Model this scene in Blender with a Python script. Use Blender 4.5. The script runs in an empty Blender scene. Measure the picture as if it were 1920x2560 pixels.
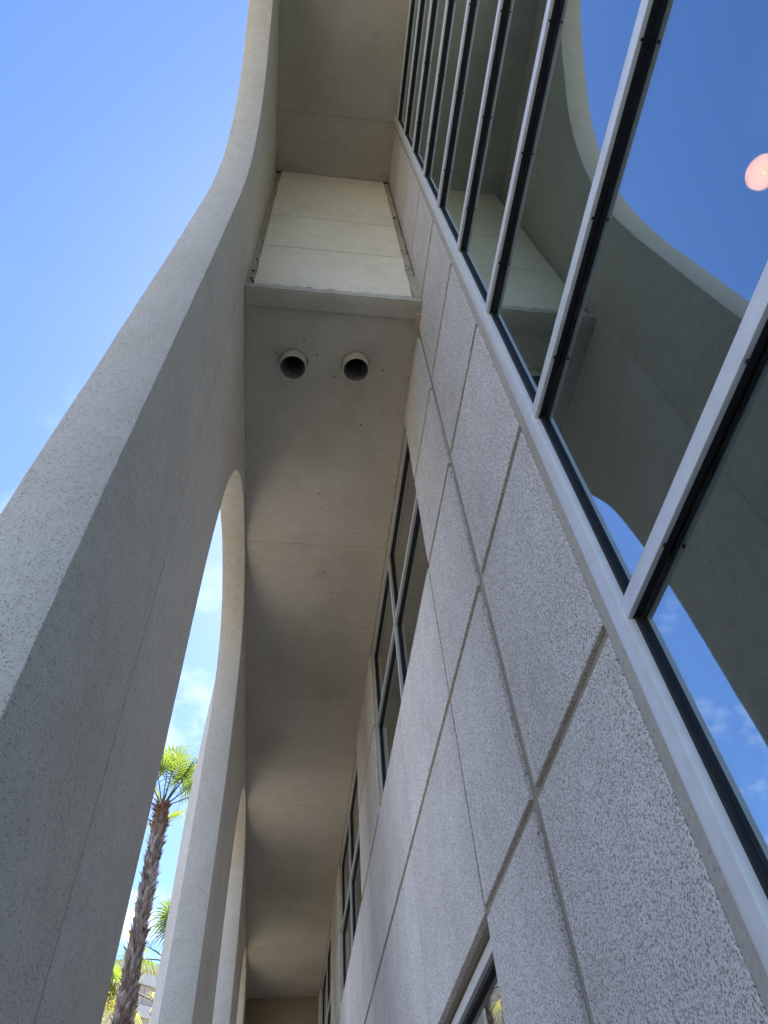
import bpy, bmesh, math, random
from mathutils import Vector, Matrix, noise as mnoise

R = math.radians
scene = bpy.context.scene
col = scene.collection
GZ = 1.6                                   # camera height above the paving; heights below are measured from the lens

# ------------------------------------------------------------------ camera
def camera_matrix(elev, roll, yaw):
    f = Vector((math.sin(yaw) * math.cos(elev), math.cos(yaw) * math.cos(elev), math.sin(elev)))
    rt = f.cross(Vector((0, 0, 1))).normalized()
    up = rt.cross(f)
    r2 = rt * math.cos(roll) + up * math.sin(roll)
    u2 = up * math.cos(roll) - rt * math.sin(roll)
    m = Matrix((r2, u2, -f)).transposed().to_4x4()
    m.translation = Vector((0, 0, GZ))
    return m
cam = bpy.data.cameras.new('camera')
cam_ob = bpy.data.objects.new('camera', cam)
col.objects.link(cam_ob)
cam.sensor_fit = 'HORIZONTAL'
cam.sensor_width = 36.0
cam.lens = 36.0 * 1780.3 / 1920.0
cam.clip_start = 0.05
cam.clip_end = 3000
cam_ob.matrix_world = camera_matrix(0.922985, -0.100026, 0.193373)
scene.camera = cam_ob

# ------------------------------------------------------------------ sky and sun
SUN_AZ, SUN_EL = 27.0, 57.0                # azimuth from +Y towards +X
world = bpy.data.worlds.new('World')
scene.world = world
world.use_nodes = True
wt = world.node_tree
wn, wl = wt.nodes, wt.links
sky = wn.new('ShaderNodeTexSky')
sky.sky_type = 'NISHITA'
sky.sun_disc = False
sky.sun_elevation = R(SUN_EL)
sky.sun_rotation = R(SUN_AZ)
sky.air_density = 1.0
sky.dust_density = 0.45
sky.ozone_density = 2.5
hs = wn.new('ShaderNodeHueSaturation')
hs.inputs['Saturation'].default_value = 1.20
hs.inputs['Hue'].default_value = 0.512
wl.new(sky.outputs[0], hs.inputs['Color'])
tc = wn.new('ShaderNodeTexCoord')
sep = wn.new('ShaderNodeSeparateXYZ')
wl.new(tc.outputs['Generated'], sep.inputs[0])
def wmath(op, a, b=None, clamp=False):
    n = wn.new('ShaderNodeMath'); n.operation = op; n.use_clamp = clamp
    for i, v in enumerate((a, b)):
        if v is None: continue
        if isinstance(v, (int, float)): n.inputs[i].default_value = v
        else: wl.new(v, n.inputs[i])
    return n.outputs[0]
zden = wmath('ADD', wmath('MAXIMUM', sep.outputs[2], 0.0), 0.22)
comb = wn.new('ShaderNodeCombineXYZ')
wl.new(wmath('DIVIDE', sep.outputs[0], zden), comb.inputs[0])
wl.new(wmath('DIVIDE', sep.outputs[1], zden), comb.inputs[1])
cn = wn.new('ShaderNodeTexNoise')
cn.inputs['Scale'].default_value = 5.5
cn.inputs['Detail'].default_value = 7
cn.inputs['Roughness'].default_value = 0.6
wl.new(comb.outputs[0], cn.inputs['Vector'])
cr = wn.new('ShaderNodeValToRGB')
cr.color_ramp.elements[0].position = 0.50
cr.color_ramp.elements[0].color = (0, 0, 0, 1)
cr.color_ramp.elements[1].position = 0.68
cr.color_ramp.elements[1].color = (1, 1, 1, 1)
wl.new(cn.outputs[0], cr.inputs[0])
low = wmath('SUBTRACT', 1.0, wmath('MULTIPLY', sep.outputs[2], 1.12), True)   # fair-weather clouds thin out overhead
cfac = wmath('MULTIPLY', wmath('MULTIPLY', cr.outputs[0], low), 0.85, True)
mixc = wn.new('ShaderNodeMixRGB')
wl.new(cfac, mixc.inputs[0])
wl.new(hs.outputs[0], mixc.inputs[1])
mixc.inputs[2].default_value = (7.2, 7.3, 7.8, 1)
bg = wn['Background']
wl.new(mixc.outputs[0], bg.inputs[0])
bg.inputs[1].default_value = 0.097

sun = bpy.data.lights.new('sun', 'SUN')
sun.energy = 5.0
sun.angle = R(0.53)
sun.color = (1.0, 0.95, 0.87)
sun_ob = bpy.data.objects.new('sun', sun)
col.objects.link(sun_ob)
sd = Vector((math.sin(R(SUN_AZ)) * math.cos(R(SUN_EL)), math.cos(R(SUN_AZ)) * math.cos(R(SUN_EL)), math.sin(R(SUN_EL))))
sun_ob.rotation_euler = (-sd).to_track_quat('-Z', 'Y').to_euler()

vs = scene.view_settings
vs.view_transform = 'Standard'
vs.look = 'None'
vs.gamma = 1.0
vs.use_curve_mapping = False
vs.exposure = 1.95
scene.cycles.max_bounces = 14
scene.cycles.diffuse_bounces = 8
scene.cycles.glossy_bounces = 6
scene.cycles.transparent_max_bounces = 12
scene.cycles.sample_clamp_indirect = 6.0

# ------------------------------------------------------------------ materials
def new_mat(name):
    m = bpy.data.materials.new(name)
    m.use_nodes = True
    return m, m.node_tree.nodes, m.node_tree.links, m.node_tree.nodes['Principled BSDF']

def tex_noise(n, l, vec, scale, detail=3, rough=0.55):
    t = n.new('ShaderNodeTexNoise')
    t.inputs['Scale'].default_value = scale
    t.inputs['Detail'].default_value = detail
    t.inputs['Roughness'].default_value = rough
    l.new(vec, t.inputs['Vector'])
    return t.outputs[0]

def ramp(n, l, fac, p0, p1, c0=(0, 0, 0, 1), c1=(1, 1, 1, 1)):
    r = n.new('ShaderNodeValToRGB')
    r.color_ramp.elements[0].position = p0
    r.color_ramp.elements[1].position = p1
    r.color_ramp.elements[0].color = c0
    r.color_ramp.elements[1].color = c1
    l.new(fac, r.inputs[0])
    return r.outputs[0]

def mixrgb(n, l, fac, a, b, mode='MIX'):
    m = n.new('ShaderNodeMixRGB'); m.blend_type = mode
    for i, v in ((0, fac), (1, a), (2, b)):
        if isinstance(v, (int, float)): m.inputs[i].default_value = v
        elif isinstance(v, tuple): m.inputs[i].default_value = (*v, 1) if len(v) == 3 else v
        else: l.new(v, m.inputs[i])
    return m.outputs[0]

def stucco(name, base, speck, sp_scale, p0, p1, stain, bump=0.4, bump_d=0.004, pits=0.0, pit_scale=90, rough=0.9):
    m, n, l, p = new_mat(name)
    t = n.new('ShaderNodeTexCoord').outputs['Object']
    fine = tex_noise(n, l, t, sp_scale, 2, 0.6)
    c = mixrgb(n, l, ramp(n, l, fine, p0, p1), speck, base)
    big = tex_noise(n, l, t, 0.9, 5, 0.6)
    c = mixrgb(n, l, ramp(n, l, big, 0.42, 0.72), c, mixrgb(n, l, 1.0, c, stain, 'MULTIPLY'))
    mid = tex_noise(n, l, t, 9, 3, 0.6)
    c = mixrgb(n, l, ramp(n, l, mid, 0.35, 0.7), c, mixrgb(n, l, 1.0, c, (0.93, 0.925, 0.91), 'MULTIPLY'))
    h = fine
    if pits > 0:
        v = n.new('ShaderNodeTexVoronoi')
        v.inputs['Scale'].default_value = pit_scale
        mp = n.new('ShaderNodeMapping'); mp.inputs['Scale'].default_value = (1.0, 0.7, 1.2)
        l.new(t, mp.inputs['Vector']); l.new(mp.outputs[0], v.inputs['Vector'])
        pf = ramp(n, l, v.outputs['Distance'], 0.16, 0.34)
        gate = ramp(n, l, tex_noise(n, l, t, pit_scale * 0.3, 2, 0.5), 0.40, 0.56)
        inv = n.new('ShaderNodeMath'); inv.operation = 'SUBTRACT'; inv.inputs[0].default_value = 1.0; l.new(pf, inv.inputs[1])
        mul = n.new('ShaderNodeMath'); mul.operation = 'MULTIPLY'; l.new(inv.outputs[0], mul.inputs[0]); l.new(gate, mul.inputs[1])
        ml2 = n.new('ShaderNodeMath'); ml2.operation = 'MULTIPLY'; l.new(mul.outputs[0], ml2.inputs[0]); ml2.inputs[1].default_value = pits
        c = mixrgb(n, l, ml2.outputs[0], c, (0.12, 0.105, 0.09))
        hh = n.new('ShaderNodeMath'); hh.operation = 'SUBTRACT'; l.new(fine, hh.inputs[0]); l.new(mul.outputs[0], hh.inputs[1])
        h = hh.outputs[0]
    l.new(c, p.inputs['Base Color'])
    p.inputs['Roughness'].default_value = rough
    p.inputs['Specular IOR Level'].default_value = 0.2
    b = n.new('ShaderNodeBump')
    b.inputs['Strength'].default_value = bump
    b.inputs['Distance'].default_value = bump_d
    l.new(h, b.inputs['Height'])
    l.new(b.outputs[0], p.inputs['Normal'])
    return m

def plain(name, color, rough=0.5, metal=0.0, var=0.0, scale=8, spec=0.5, bump=0.0, bscale=60):
    m, n, l, p = new_mat(name)
    p.inputs['Roughness'].default_value = rough
    p.inputs['Metallic'].default_value = metal
    p.inputs['Specular IOR Level'].default_value = spec
    t = n.new('ShaderNodeTexCoord').outputs['Object']
    nz = tex_noise(n, l, t, scale, 5, 0.6)
    dark = tuple(c * (1 - var) for c in color)
    l.new(mixrgb(n, l, ramp(n, l, nz, 0.35, 0.68), color, dark), p.inputs['Base Color'])
    if bump > 0:
        b = n.new('ShaderNodeBump'); b.inputs['Strength'].default_value = bump; b.inputs['Distance'].default_value = 0.004
        l.new(tex_noise(n, l, t, bscale, 3, 0.6), b.inputs['Height']); l.new(b.outputs[0], p.inputs['Normal'])
    return m

M = {}
M['screen'] = stucco('screen_stucco', (0.76, 0.705, 0.615), (0.68, 0.625, 0.54), 85, 0.36, 0.55, (0.90, 0.885, 0.85), 0.45, 0.005, 0.85, 118)
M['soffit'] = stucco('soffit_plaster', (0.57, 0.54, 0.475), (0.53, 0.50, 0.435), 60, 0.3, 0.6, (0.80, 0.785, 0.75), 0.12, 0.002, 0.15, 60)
M['fascia'] = stucco('fascia_plaster', (0.87, 0.795, 0.655), (0.79, 0.715, 0.58), 70, 0.32, 0.52, (0.87, 0.85, 0.78), 0.3, 0.003, 0.5, 80)
def aggregate(name):
    m, n, l, p = new_mat(name)
    t = n.new('ShaderNodeTexCoord').outputs['Object']
    wv = mixrgb(n, l, 0.012, t, n.new('ShaderNodeTexNoise').outputs['Color'], 'ADD')
    def cells(sc):
        v = n.new('ShaderNodeTexVoronoi'); v.inputs['Scale'].default_value = sc
        l.new(wv, v.inputs['Vector'])
        sp = n.new('ShaderNodeSeparateColor'); l.new(v.outputs['Color'], sp.inputs[0])
        return v, sp.outputs[0]
    v1, r1 = cells(172)
    v2, r2 = cells(285)
    k = n.new('ShaderNodeValToRGB'); e = k.color_ramp.elements
    k.color_ramp.interpolation = 'LINEAR'
    e[0].position = 0.0; e[0].color = (0.25, 0.205, 0.17, 1)
    e[1].position = 1.0; e[1].color = (0.96, 0.93, 0.885, 1)
    for pos, c in ((0.28, (0.42, 0.36, 0.31)), (0.43, (0.77, 0.73, 0.68)), (0.72, (0.92, 0.885, 0.84))):
        q = e.new(pos); q.color = (*c, 1)
    mx = n.new('ShaderNodeMath'); mx.operation = 'MULTIPLY_ADD'; l.new(r1, mx.inputs[0]); mx.inputs[1].default_value = 0.6
    h2 = n.new('ShaderNodeMath'); h2.operation = 'MULTIPLY'; l.new(r2, h2.inputs[0]); h2.inputs[1].default_value = 0.4
    l.new(h2.outputs[0], mx.inputs[2])
    l.new(mx.outputs[0], k.inputs[0])
    c = k.outputs[0]
    big = tex_noise(n, l, t, 1.1, 6, 0.65)
    c = mixrgb(n, l, ramp(n, l, big, 0.4, 0.75), c, mixrgb(n, l, 1.0, c, (0.86, 0.84, 0.81), 'MULTIPLY'))
    mp = n.new('ShaderNodeMapping'); mp.inputs['Scale'].default_value = (1, 3.0, 0.25); l.new(t, mp.inputs[0])
    c = mixrgb(n, l, ramp(n, l, tex_noise(n, l, mp.outputs[0], 1.6, 4, 0.6), 0.45, 0.75), c, mixrgb(n, l, 1.0, c, (0.95, 0.94, 0.93), 'MULTIPLY'))
    oi_ = n.new('ShaderNodeObjectInfo')          # each cast panel has its own batch tone
    c = mixrgb(n, l, 1.0, c, ramp(n, l, oi_.outputs['Random'], 0.0, 1.0, (0.90, 0.89, 0.88, 1), (1, 1, 1, 1)), 'MULTIPLY')
    l.new(c, p.inputs['Base Color'])
    p.inputs['Roughness'].default_value = 0.9
    p.inputs['Specular IOR Level'].default_value = 0.25
    b = n.new('ShaderNodeBump'); b.inputs['Strength'].default_value = 0.55; b.inputs['Distance'].default_value = 0.005
    l.new(mx.outputs[0], b.inputs['Height']); l.new(b.outputs[0], p.inputs['Normal'])
    return m
M['aggregate'] = aggregate('wall_aggregate')
M['groove'] = stucco('groove_mortar', (0.43, 0.39, 0.33), (0.36, 0.325, 0.27), 70, 0.35, 0.6, (0.82, 0.8, 0.76), 0.3, 0.003, 0.3, 70)
M['border'] = stucco('border_plaster', (0.55, 0.515, 0.45), (0.50, 0.465, 0.40), 60, 0.35, 0.6, (0.86, 0.84, 0.80), 0.2, 0.003, 0.25, 40)
M['rough'] = stucco('rough_mortar', (0.52, 0.465, 0.375), (0.30, 0.26, 0.20), 24, 0.30, 0.46, (0.7, 0.66, 0.6), 0.8, 0.01)
M['alum'] = plain('painted_aluminium', (0.76, 0.77, 0.78), 0.42, 0.1, 0.10, 14, 0.5)
M['alum_dull'] = plain('window_aluminium', (0.55, 0.56, 0.55), 0.5, 0.2, 0.12, 14, 0.5)
M['gasket'] = plain('black_gasket', (0.012, 0.013, 0.016), 0.55, 0, 0.3, 20, 0.4)
M['caulk'] = plain('old_caulk', (0.44, 0.39, 0.30), 0.8, 0, 0.5, 22, 0.2, 0.4, 90)
M['pipe'] = plain('pipe_paint', (0.60, 0.57, 0.47), 0.55, 0, 0.18, 18, 0.4)
M['pipe_in'] = plain('pipe_bore', (0.30, 0.29, 0.27), 0.7, 0, 0.3, 18, 0.3)
M['dirt'] = plain('dirt', (0.025, 0.02, 0.016), 0.95, 0, 0.4, 40, 0.1)
M['crack'] = plain('crack_shadow', (0.13, 0.11, 0.085), 0.95, 0, 0.4, 40, 0.1)
M['paving'] = plain('concrete_paving', (0.24, 0.21, 0.17), 0.85, 0, 0.2, 3, 0.2, 0.2, 40)
M['walk'] = plain('brown_pavers', (0.30, 0.255, 0.205), 0.85, 0, 0.3, 4, 0.2, 0.3, 40)
M['lawn'] = plain('lawn', (0.14, 0.13, 0.06), 0.9, 0, 0.4, 3, 0.2, 0.6, 30)
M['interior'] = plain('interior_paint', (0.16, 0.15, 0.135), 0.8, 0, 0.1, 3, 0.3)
M['roof'] = plain('roof_membrane', (0.5, 0.5, 0.48), 0.8, 0, 0.1, 3, 0.3)
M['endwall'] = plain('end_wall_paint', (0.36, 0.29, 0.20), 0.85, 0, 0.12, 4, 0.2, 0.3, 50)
M['far_cream'] = plain('far_cream', (0.66, 0.58, 0.44), 0.8, 0, 0.06, 2, 0.3)
M['far_pale'] = plain('far_pale', (0.66, 0.63, 0.60), 0.8, 0, 0.06, 2, 0.3)
M['far_tan'] = plain('far_tan', (0.50, 0.43, 0.36), 0.8, 0, 0.06, 2, 0.3)
M['far_grey'] = plain('far_grey', (0.42, 0.42, 0.37), 0.7, 0, 0.1, 2, 0.3)
M['far_teal'] = plain('far_teal', (0.035, 0.13, 0.13), 0.25, 0, 0.2, 2, 0.6)
M['sealant'] = plain('joint_sealant', (0.50, 0.48, 0.44), 0.7, 0, 0.15, 20, 0.3)

def glass_mat(name, base_refl, tint, refl_col):
    m, n, l, p = new_mat(name)
    n.remove(p)
    out = n['Material Output']
    fr = n.new('ShaderNodeFresnel'); fr.inputs['IOR'].default_value = 1.52
    gm = n.new('ShaderNodeNewGeometry')          # the back face of the pane sees the inverse index
    io = n.new('ShaderNodeMath'); io.operation = 'MULTIPLY_ADD'; l.new(gm.outputs['Backfacing'], io.inputs[0])
    io.inputs[1].default_value = 1 / 1.52 - 1.52; io.inputs[2].default_value = 1.52
    l.new(io.outputs[0], fr.inputs['IOR'])
    a = n.new('ShaderNodeMath'); a.operation = 'MULTIPLY_ADD'; a.use_clamp = True
    l.new(fr.outputs[0], a.inputs[0]); a.inputs[1].default_value = 1 - base_refl; a.inputs[2].default_value = base_refl
    tr = n.new('ShaderNodeBsdfTransparent'); tr.inputs[0].default_value = (*tint, 1)
    gl = n.new('ShaderNodeBsdfGlossy'); gl.inputs['Roughness'].default_value = 0.012
    t = n.new('ShaderNodeTexCoord').outputs['Object']
    gl.inputs['Color'].default_value = (*refl_col, 1)
    bm = n.new('ShaderNodeBump'); bm.inputs['Strength'].default_value = 0.05; bm.inputs['Distance'].default_value = 0.02
    l.new(tex_noise(n, l, t, 0.8, 1, 0.5), bm.inputs['Height'])
    l.new(bm.outputs[0], gl.inputs['Normal'])
    # thin film of dust on the pane
    df = n.new('ShaderNodeBsdfDiffuse'); df.inputs[0].default_value = (0.5, 0.48, 0.45, 1)
    mx = n.new('ShaderNodeMixShader'); l.new(a.outputs[0], mx.inputs[0]); l.new(tr.outputs[0], mx.inputs[1]); l.new(gl.outputs[0], mx.inputs[2])
    mp = n.new('ShaderNodeMapping'); mp.inputs['Scale'].default_value = (1, 1.0, 0.18); l.new(t, mp.inputs[0])
    d1 = ramp(n, l, tex_noise(n, l, mp.outputs[0], 14, 6, 0.75), 0.48, 0.85)
    d2 = ramp(n, l, tex_noise(n, l, t, 160, 2, 0.5), 0.70, 0.78)
    dust = mixrgb(n, l, 1.0, d1, d2, 'ADD')
    dm = n.new('ShaderNodeMath'); dm.operation = 'MULTIPLY_ADD'; l.new(dust, dm.inputs[0]); dm.inputs[1].default_value = 0.045; dm.inputs[2].default_value = 0.004
    m2 = n.new('ShaderNodeMixShader'); l.new(dm.outputs[0], m2.inputs[0]); l.new(mx.outputs[0], m2.inputs[1]); l.new(df.outputs[0], m2.inputs[2])
    l.new(m2.outputs[0], out.inputs['Surface'])
    return m
M['glass'] = glass_mat('curtain_wall_glass', 0.34, (0.5, 0.5, 0.48), (0.80, 0.96, 1.0))
M['glass_w'] = glass_mat('window_glass', 0.28, (0.5, 0.5, 0.48), (0.85, 0.88, 0.90))

def emit_mat(name, color, strength):
    m, n, l, p = new_mat(name)
    p.inputs['Base Color'].default_value = (*color, 1)
    p.inputs['Emission Color'].default_value = (*color, 1)
    p.inputs['Emission Strength'].default_value = strength
    return m
def lens_mat():
    m, n, l, p = new_mat('lamp_lens')
    t = n.new('ShaderNodeTexCoord').outputs['Object']
    sp = n.new('ShaderNodeSeparateXYZ'); l.new(t, sp.inputs[0])
    cb = n.new('ShaderNodeCombineXYZ'); l.new(sp.outputs[0], cb.inputs[0]); l.new(sp.outputs[1], cb.inputs[1])
    ln = n.new('ShaderNodeVectorMath'); ln.operation = 'LENGTH'; l.new(cb.outputs[0], ln.inputs[0])
    k = n.new('ShaderNodeValToRGB'); e = k.color_ramp.elements
    e[0].position = 0.01; e[0].color = (1.0, 0.72, 0.10, 1)
    e[1].position = 0.17; e[1].color = (0.52, 0.27, 0.11, 1)
    q = e.new(0.07); q.color = (0.80, 0.40, 0.10, 1)
    l.new(ln.outputs['Value'], k.inputs[0])
    l.new(k.outputs[0], p.inputs['Emission Color'])
    p.inputs['Base Color'].default_value = (0.8, 0.7, 0.6, 1)
    p.inputs['Emission Strength'].default_value = 1.6
    return m
M['lens'] = lens_mat()
M['bulb'] = emit_mat('lamp_bulb', (1.0, 0.70, 0.08), 2.6)
M['lens_ring'] = emit_mat('lamp_lens_groove', (1.0, 0.58, 0.26), 1.9)

def leaf_mat(name, c0, c1, tcol):
    m, n, l, p = new_mat(name)
    g = n.new('ShaderNodeNewGeometry')
    c = mixrgb(n, l, g.outputs['Random Per Island'], c0, c1)
    l.new(c, p.inputs['Base Color'])
    p.inputs['Roughness'].default_value = 0.45
    tr = n.new('ShaderNodeBsdfTranslucent'); tr.inputs[0].default_value = (*tcol, 1)
    mx = n.new('ShaderNodeMixShader'); mx.inputs[0].default_value = 0.5
    l.new(p.outputs[0], mx.inputs[1]); l.new(tr.outputs[0], mx.inputs[2])
    l.new(mx.outputs[0], n['Material Output'].inputs['Surface'])
    return m
M['leaf'] = leaf_mat('palm_leaf', (0.085, 0.12, 0.035), (0.15, 0.18, 0.05), (0.24, 0.33, 0.04))
M['leaf_old'] = leaf_mat('palm_leaf_old', (0.20, 0.20, 0.06), (0.30, 0.27, 0.10), (0.42, 0.41, 0.08))

def bark_mat(name, cols):
    m, n, l, p = new_mat(name)
    g = n.new('ShaderNodeNewGeometry')
    r = n.new('ShaderNodeValToRGB')
    els = r.color_ramp.elements
    els[0].color = (*cols[0], 1); els[1].color = (*cols[-1], 1)
    for i, c in enumerate(cols[1:-1]):
        e = els.new((i + 1) / (len(cols) - 1)); e.color = (*c, 1)
    l.new(g.outputs['Random Per Island'], r.inputs[0])
    t = n.new('ShaderNodeTexCoord').outputs['Object']
    mp = n.new('ShaderNodeMapping'); mp.inputs['Scale'].default_value = (1, 1, 0.15); l.new(t, mp.inputs[0])
    f = tex_noise(n, l, mp.outputs[0], 60, 4, 0.65)
    l.new(mixrgb(n, l, ramp(n, l, f, 0.3, 0.7), r.outputs[0], mixrgb(n, l, 1.0, r.outputs[0], (0.45, 0.42, 0.4), 'MULTIPLY')), p.inputs['Base Color'])
    p.inputs['Roughness'].default_value = 0.9
    b = n.new('ShaderNodeBump'); b.inputs['Strength'].default_value = 0.6; b.inputs['Distance'].default_value = 0.01
    l.new(f, b.inputs['Height']); l.new(b.outputs[0], p.inputs['Normal'])
    return m
M['bark'] = bark_mat('palm_bark', [(0.11, 0.065, 0.045), (0.16, 0.10, 0.07)])
M['boot'] = bark_mat('palm_leaf_base', [(0.11, 0.06, 0.045), (0.52, 0.48, 0.46), (0.19, 0.11, 0.09), (0.60, 0.56, 0.53), (0.22, 0.13, 0.10), (0.46, 0.42, 0.40)])
M['boot_new'] = bark_mat('palm_leaf_base_fresh', [(0.24, 0.11, 0.06), (0.30, 0.19, 0.12), (0.18, 0.09, 0.06)])
M['petiole'] = plain('palm_petiole', (0.09, 0.10, 0.035), 0.7, 0, 0.3, 6)

# ------------------------------------------------------------------ mesh helpers
def link(name, me, m, parent=None, smooth=False):
    o = bpy.data.objects.new(name, me)
    col.objects.link(o)
    if m is not None:
        me.materials.append(M[m] if isinstance(m, str) else m)
    if smooth:
        for p in me.polygons: p.use_smooth = True
        me.set_sharp_from_angle(angle=R(35))
    if parent is not None:
        o.parent = parent
    return o

def finish(name, bm, m, parent=None, smooth=False, recalc=True):
    if recalc:
        bmesh.ops.recalc_face_normals(bm, faces=bm.faces)
    me = bpy.data.meshes.new(name)
    bm.to_mesh(me); bm.free()
    return link(name, me, m, parent, smooth)

def add_box(bm, x0, x1, y0, y1, z0, z1):
    """axis-aligned box; z is measured from the lens height"""
    v = [bm.verts.new((x, y, z + GZ)) for x in (x0, x1) for y in (y0, y1) for z in (z0, z1)]
    for f in ((0, 1, 3, 2), (4, 6, 7, 5), (0, 4, 5, 1), (2, 3, 7, 6), (0, 2, 6, 4), (1, 5, 7, 3)):
        bm.faces.new([v[i] for i in f])
    return v

def box(name, m, parent, *b, bevel=0.0, seg=2):
    bm = bmesh.new()
    for i in range(0, len(b), 6):
        add_box(bm, *b[i:i + 6])
    if bevel > 0:
        bmesh.ops.bevel(bm, geom=list(bm.edges), offset=bevel, segments=seg, profile=0.5, affect='EDGES')
    return finish(name, bm, m, parent, smooth=bevel > 0)

def empty(name, loc, label, cat, group=None):
    o = bpy.data.objects.new(name, None)
    col.objects.link(o)
    o.location = loc
    o.empty_display_size = 0.2
    o['label'] = label; o['category'] = cat
    if group: o['group'] = group
    return o

def catmull(pts, step):
    """resample a polyline as a smooth curve with points about `step` apart"""
    P = [Vector(p) for p in pts]
    P = [P[0] * 2 - P[1]] + P + [P[-1] * 2 - P[-2]]
    out = []
    for i in range(1, len(P) - 2):
        a, b, c, d = P[i - 1:i + 3]
        n = max(1, int((c - b).length / step))
        for k in range(n):
            t = k / n
            out.append(0.5 * ((2 * b) + (c - a) * t + (2 * a - 5 * b + 4 * c - d) * t * t + (3 * b - a - 3 * c + d) * t ** 3))
    out.append(P[-2])
    return out

# ------------------------------------------------------------------ the setting
def sheet(name, m, x0, x1, y0, y1, z, cuts=1):
    bm = bmesh.new()
    bmesh.ops.create_grid(bm, x_segments=cuts, y_segments=cuts, size=0.5)
    for v in bm.verts:
        v.co = Vector((x0 + (v.co.x + 0.5) * (x1 - x0), y0 + (v.co.y + 0.5) * (y1 - y0), z))
    o = finish(name, bm, m)
    o['kind'] = 'structure'
    return o
sheet('ground', 'lawn', -900, 900, -900, 900, -0.05)
sheet('pavement', 'paving', -60, 30, -40, 90, 0.0)
sheet('walkway', 'walk', -1.6, 1.0, -12, 19, 0.012)
sheet('bounce_damper_strip', 'lawn', -5.2, -1.6, -12, 30, 0.02)  # unseen dark ground added to weaken the bounce light on the soffit

# ------------------------------------------------------------------ the building
B = empty('office_building', (0, 0, 0), 'beige stucco building with arched screen, deep soffits, speckled wall panels and glass curtain wall', 'building')

XW = 1.0                    # outer face of the wall panels
XI, XO = -0.61, -0.868       # inner and outer face of the arched screen
Z1, Z2 = 6.38, 11.10        # lower and upper soffit
PITCH = 5.45
ZTOP = 12.9
END = 18.55

# ---- the arched screen: one slab per bay, cut at the pier joints
random.seed(4)
TALL = [(1.325, -1.6), (1.33, 0.0), (1.342, 1.0), (1.35, 1.52), (1.357, 1.86), (1.373, 2.36), (1.388, 2.84), (1.41, 3.62), (1.437, 4.45), (1.452, 5.26),
        (1.464, 6.03), (1.446, 6.66), (1.375, 7.30), (1.20, 8.03), (0.95, 8.67)]
for _k in range(1, 9):                      # from there an ellipse about the middle of the double bay
    _a = math.acos(4.15 / 4.66) + (math.pi / 2 - math.acos(4.15 / 4.66)) * _k / 8
    TALL.append((-3.2 + 4.66 * math.cos(_a), 6.1 + 5.44 * math.sin(_a)))
LOW = [(3.08, -1.6), (3.09, 0.0), (3.10, 1.0), (3.17, 2.1), (3.23, 3.55), (3.33, 4.37), (3.43, 4.87), (3.63, 5.36), (3.85, 5.71), (4.14, 5.98),
       (4.51, 6.19), (5.05, 6.335), (5.35, 6.345), (5.82, 6.27), (6.13, 6.14), (6.33, 5.98), (6.49, 5.72), (6.58, 5.42), (6.66, 4.95), (6.68, 4.5),
       (6.64, 3.77), (6.55, 2.76), (6.49, 2.1), (6.42, 1.0), (6.40, -1.6)]

def wob(y, z, s):
    return 0.003 * mnoise.noise(Vector((y * 3.1 + s, z * 3.1, s))) + 0.0045 * max(0.0, mnoise.noise(Vector((y * 7 + s, z * 7, 2 * s))) - 0.35) * 2.2 + 0.003 * mnoise.noise(Vector((y * 17 + s, z * 17, s)))

def arch_slab(name, ya, yb, curve, parent, tall=False, ztop=ZTOP):
    """slab between joints ya..yb with the opening `curve` (list of y,z from the near foot to the far foot)"""
    loop = [Vector((ya, -1.6)), *curve, Vector((yb, -1.6)), Vector((yb, ztop)), Vector((ya, ztop))]
    xo = lambda z: XO
    bm = bmesh.new()
    n = len(loop)
    fi, bi = [], []
    for i, q in enumerate(loop):
        cur = 1 <= i < n - 3
        dy1 = wob(q.x, q.y, 1.7) if cur else 0
        dy2 = wob(q.x, q.y, 8.3) if cur else 0
        fi.append(bm.verts.new((XI, q.x + dy1, q.y + GZ)))
        bi.append(bm.verts.new((xo(q.y), q.x + dy2, q.y + GZ)))
    f1 = bm.faces.new(fi); f2 = bm.faces.new(bi[::-1])
    for i in range(n):
        j = (i + 1) % n
        bm.faces.new((fi[j], fi[i], bi[i], bi[j]))
    bmesh.ops.recalc_face_normals(bm, faces=bm.faces)
    # soften the arrises of the opening
    ed = [e for e in bm.edges if len(e.link_faces) == 2 and (f1 in e.link_faces or f2 in e.link_faces)]
    bmesh.ops.bevel(bm, geom=ed, offset=0.009, segments=2, profile=0.5, affect='EDGES', clamp_overlap=True)
    bmesh.ops.triangulate(bm, faces=[f for f in bm.faces if len(f.verts) > 4])
    return finish(name, bm, 'screen', parent, smooth=True)

G = 0.009
right = catmull(TALL, 0.06)
left = [Vector((-6.4 - p.x, p.y)) for p in right]
tall_curve = left + right[::-1][1:]
o = arch_slab('arch', -8.65 + G, 2.25 - G, tall_curve, B, True)
o['label'] = 'taller arch of the screen, its far side sweeping up overhead'
for k in range(3):
    d = k * PITCH
    c = [Vector((p.x + d, p.y)) for p in catmull(LOW, 0.07)]
    arch_slab('arch', 2.25 + d + G, 2.25 + d + PITCH - G, c, B)
box('pier', 'screen', B, XO, XI, -9.6, -8.65 - G, -1.6, ZTOP, bevel=0.01)
box('pier', 'screen', B, XO, XI, 18.6 + G, 19.6, -1.6, ZTOP, bevel=0.01)
for y in (-8.65, 2.25, 7.7, 13.15, 18.6):
    box('joint_sealant', 'sealant', B, XI - 0.10, XI - 0.004, y - G + 0.0002, y + G - 0.0002, -1.6, 2.55)
    box('joint_filler', 'screen', B, XI - 0.10, XI - 0.0012, y - G + 0.0002, y + G - 0.0002, 2.555, ZTOP - 0.1)

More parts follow.
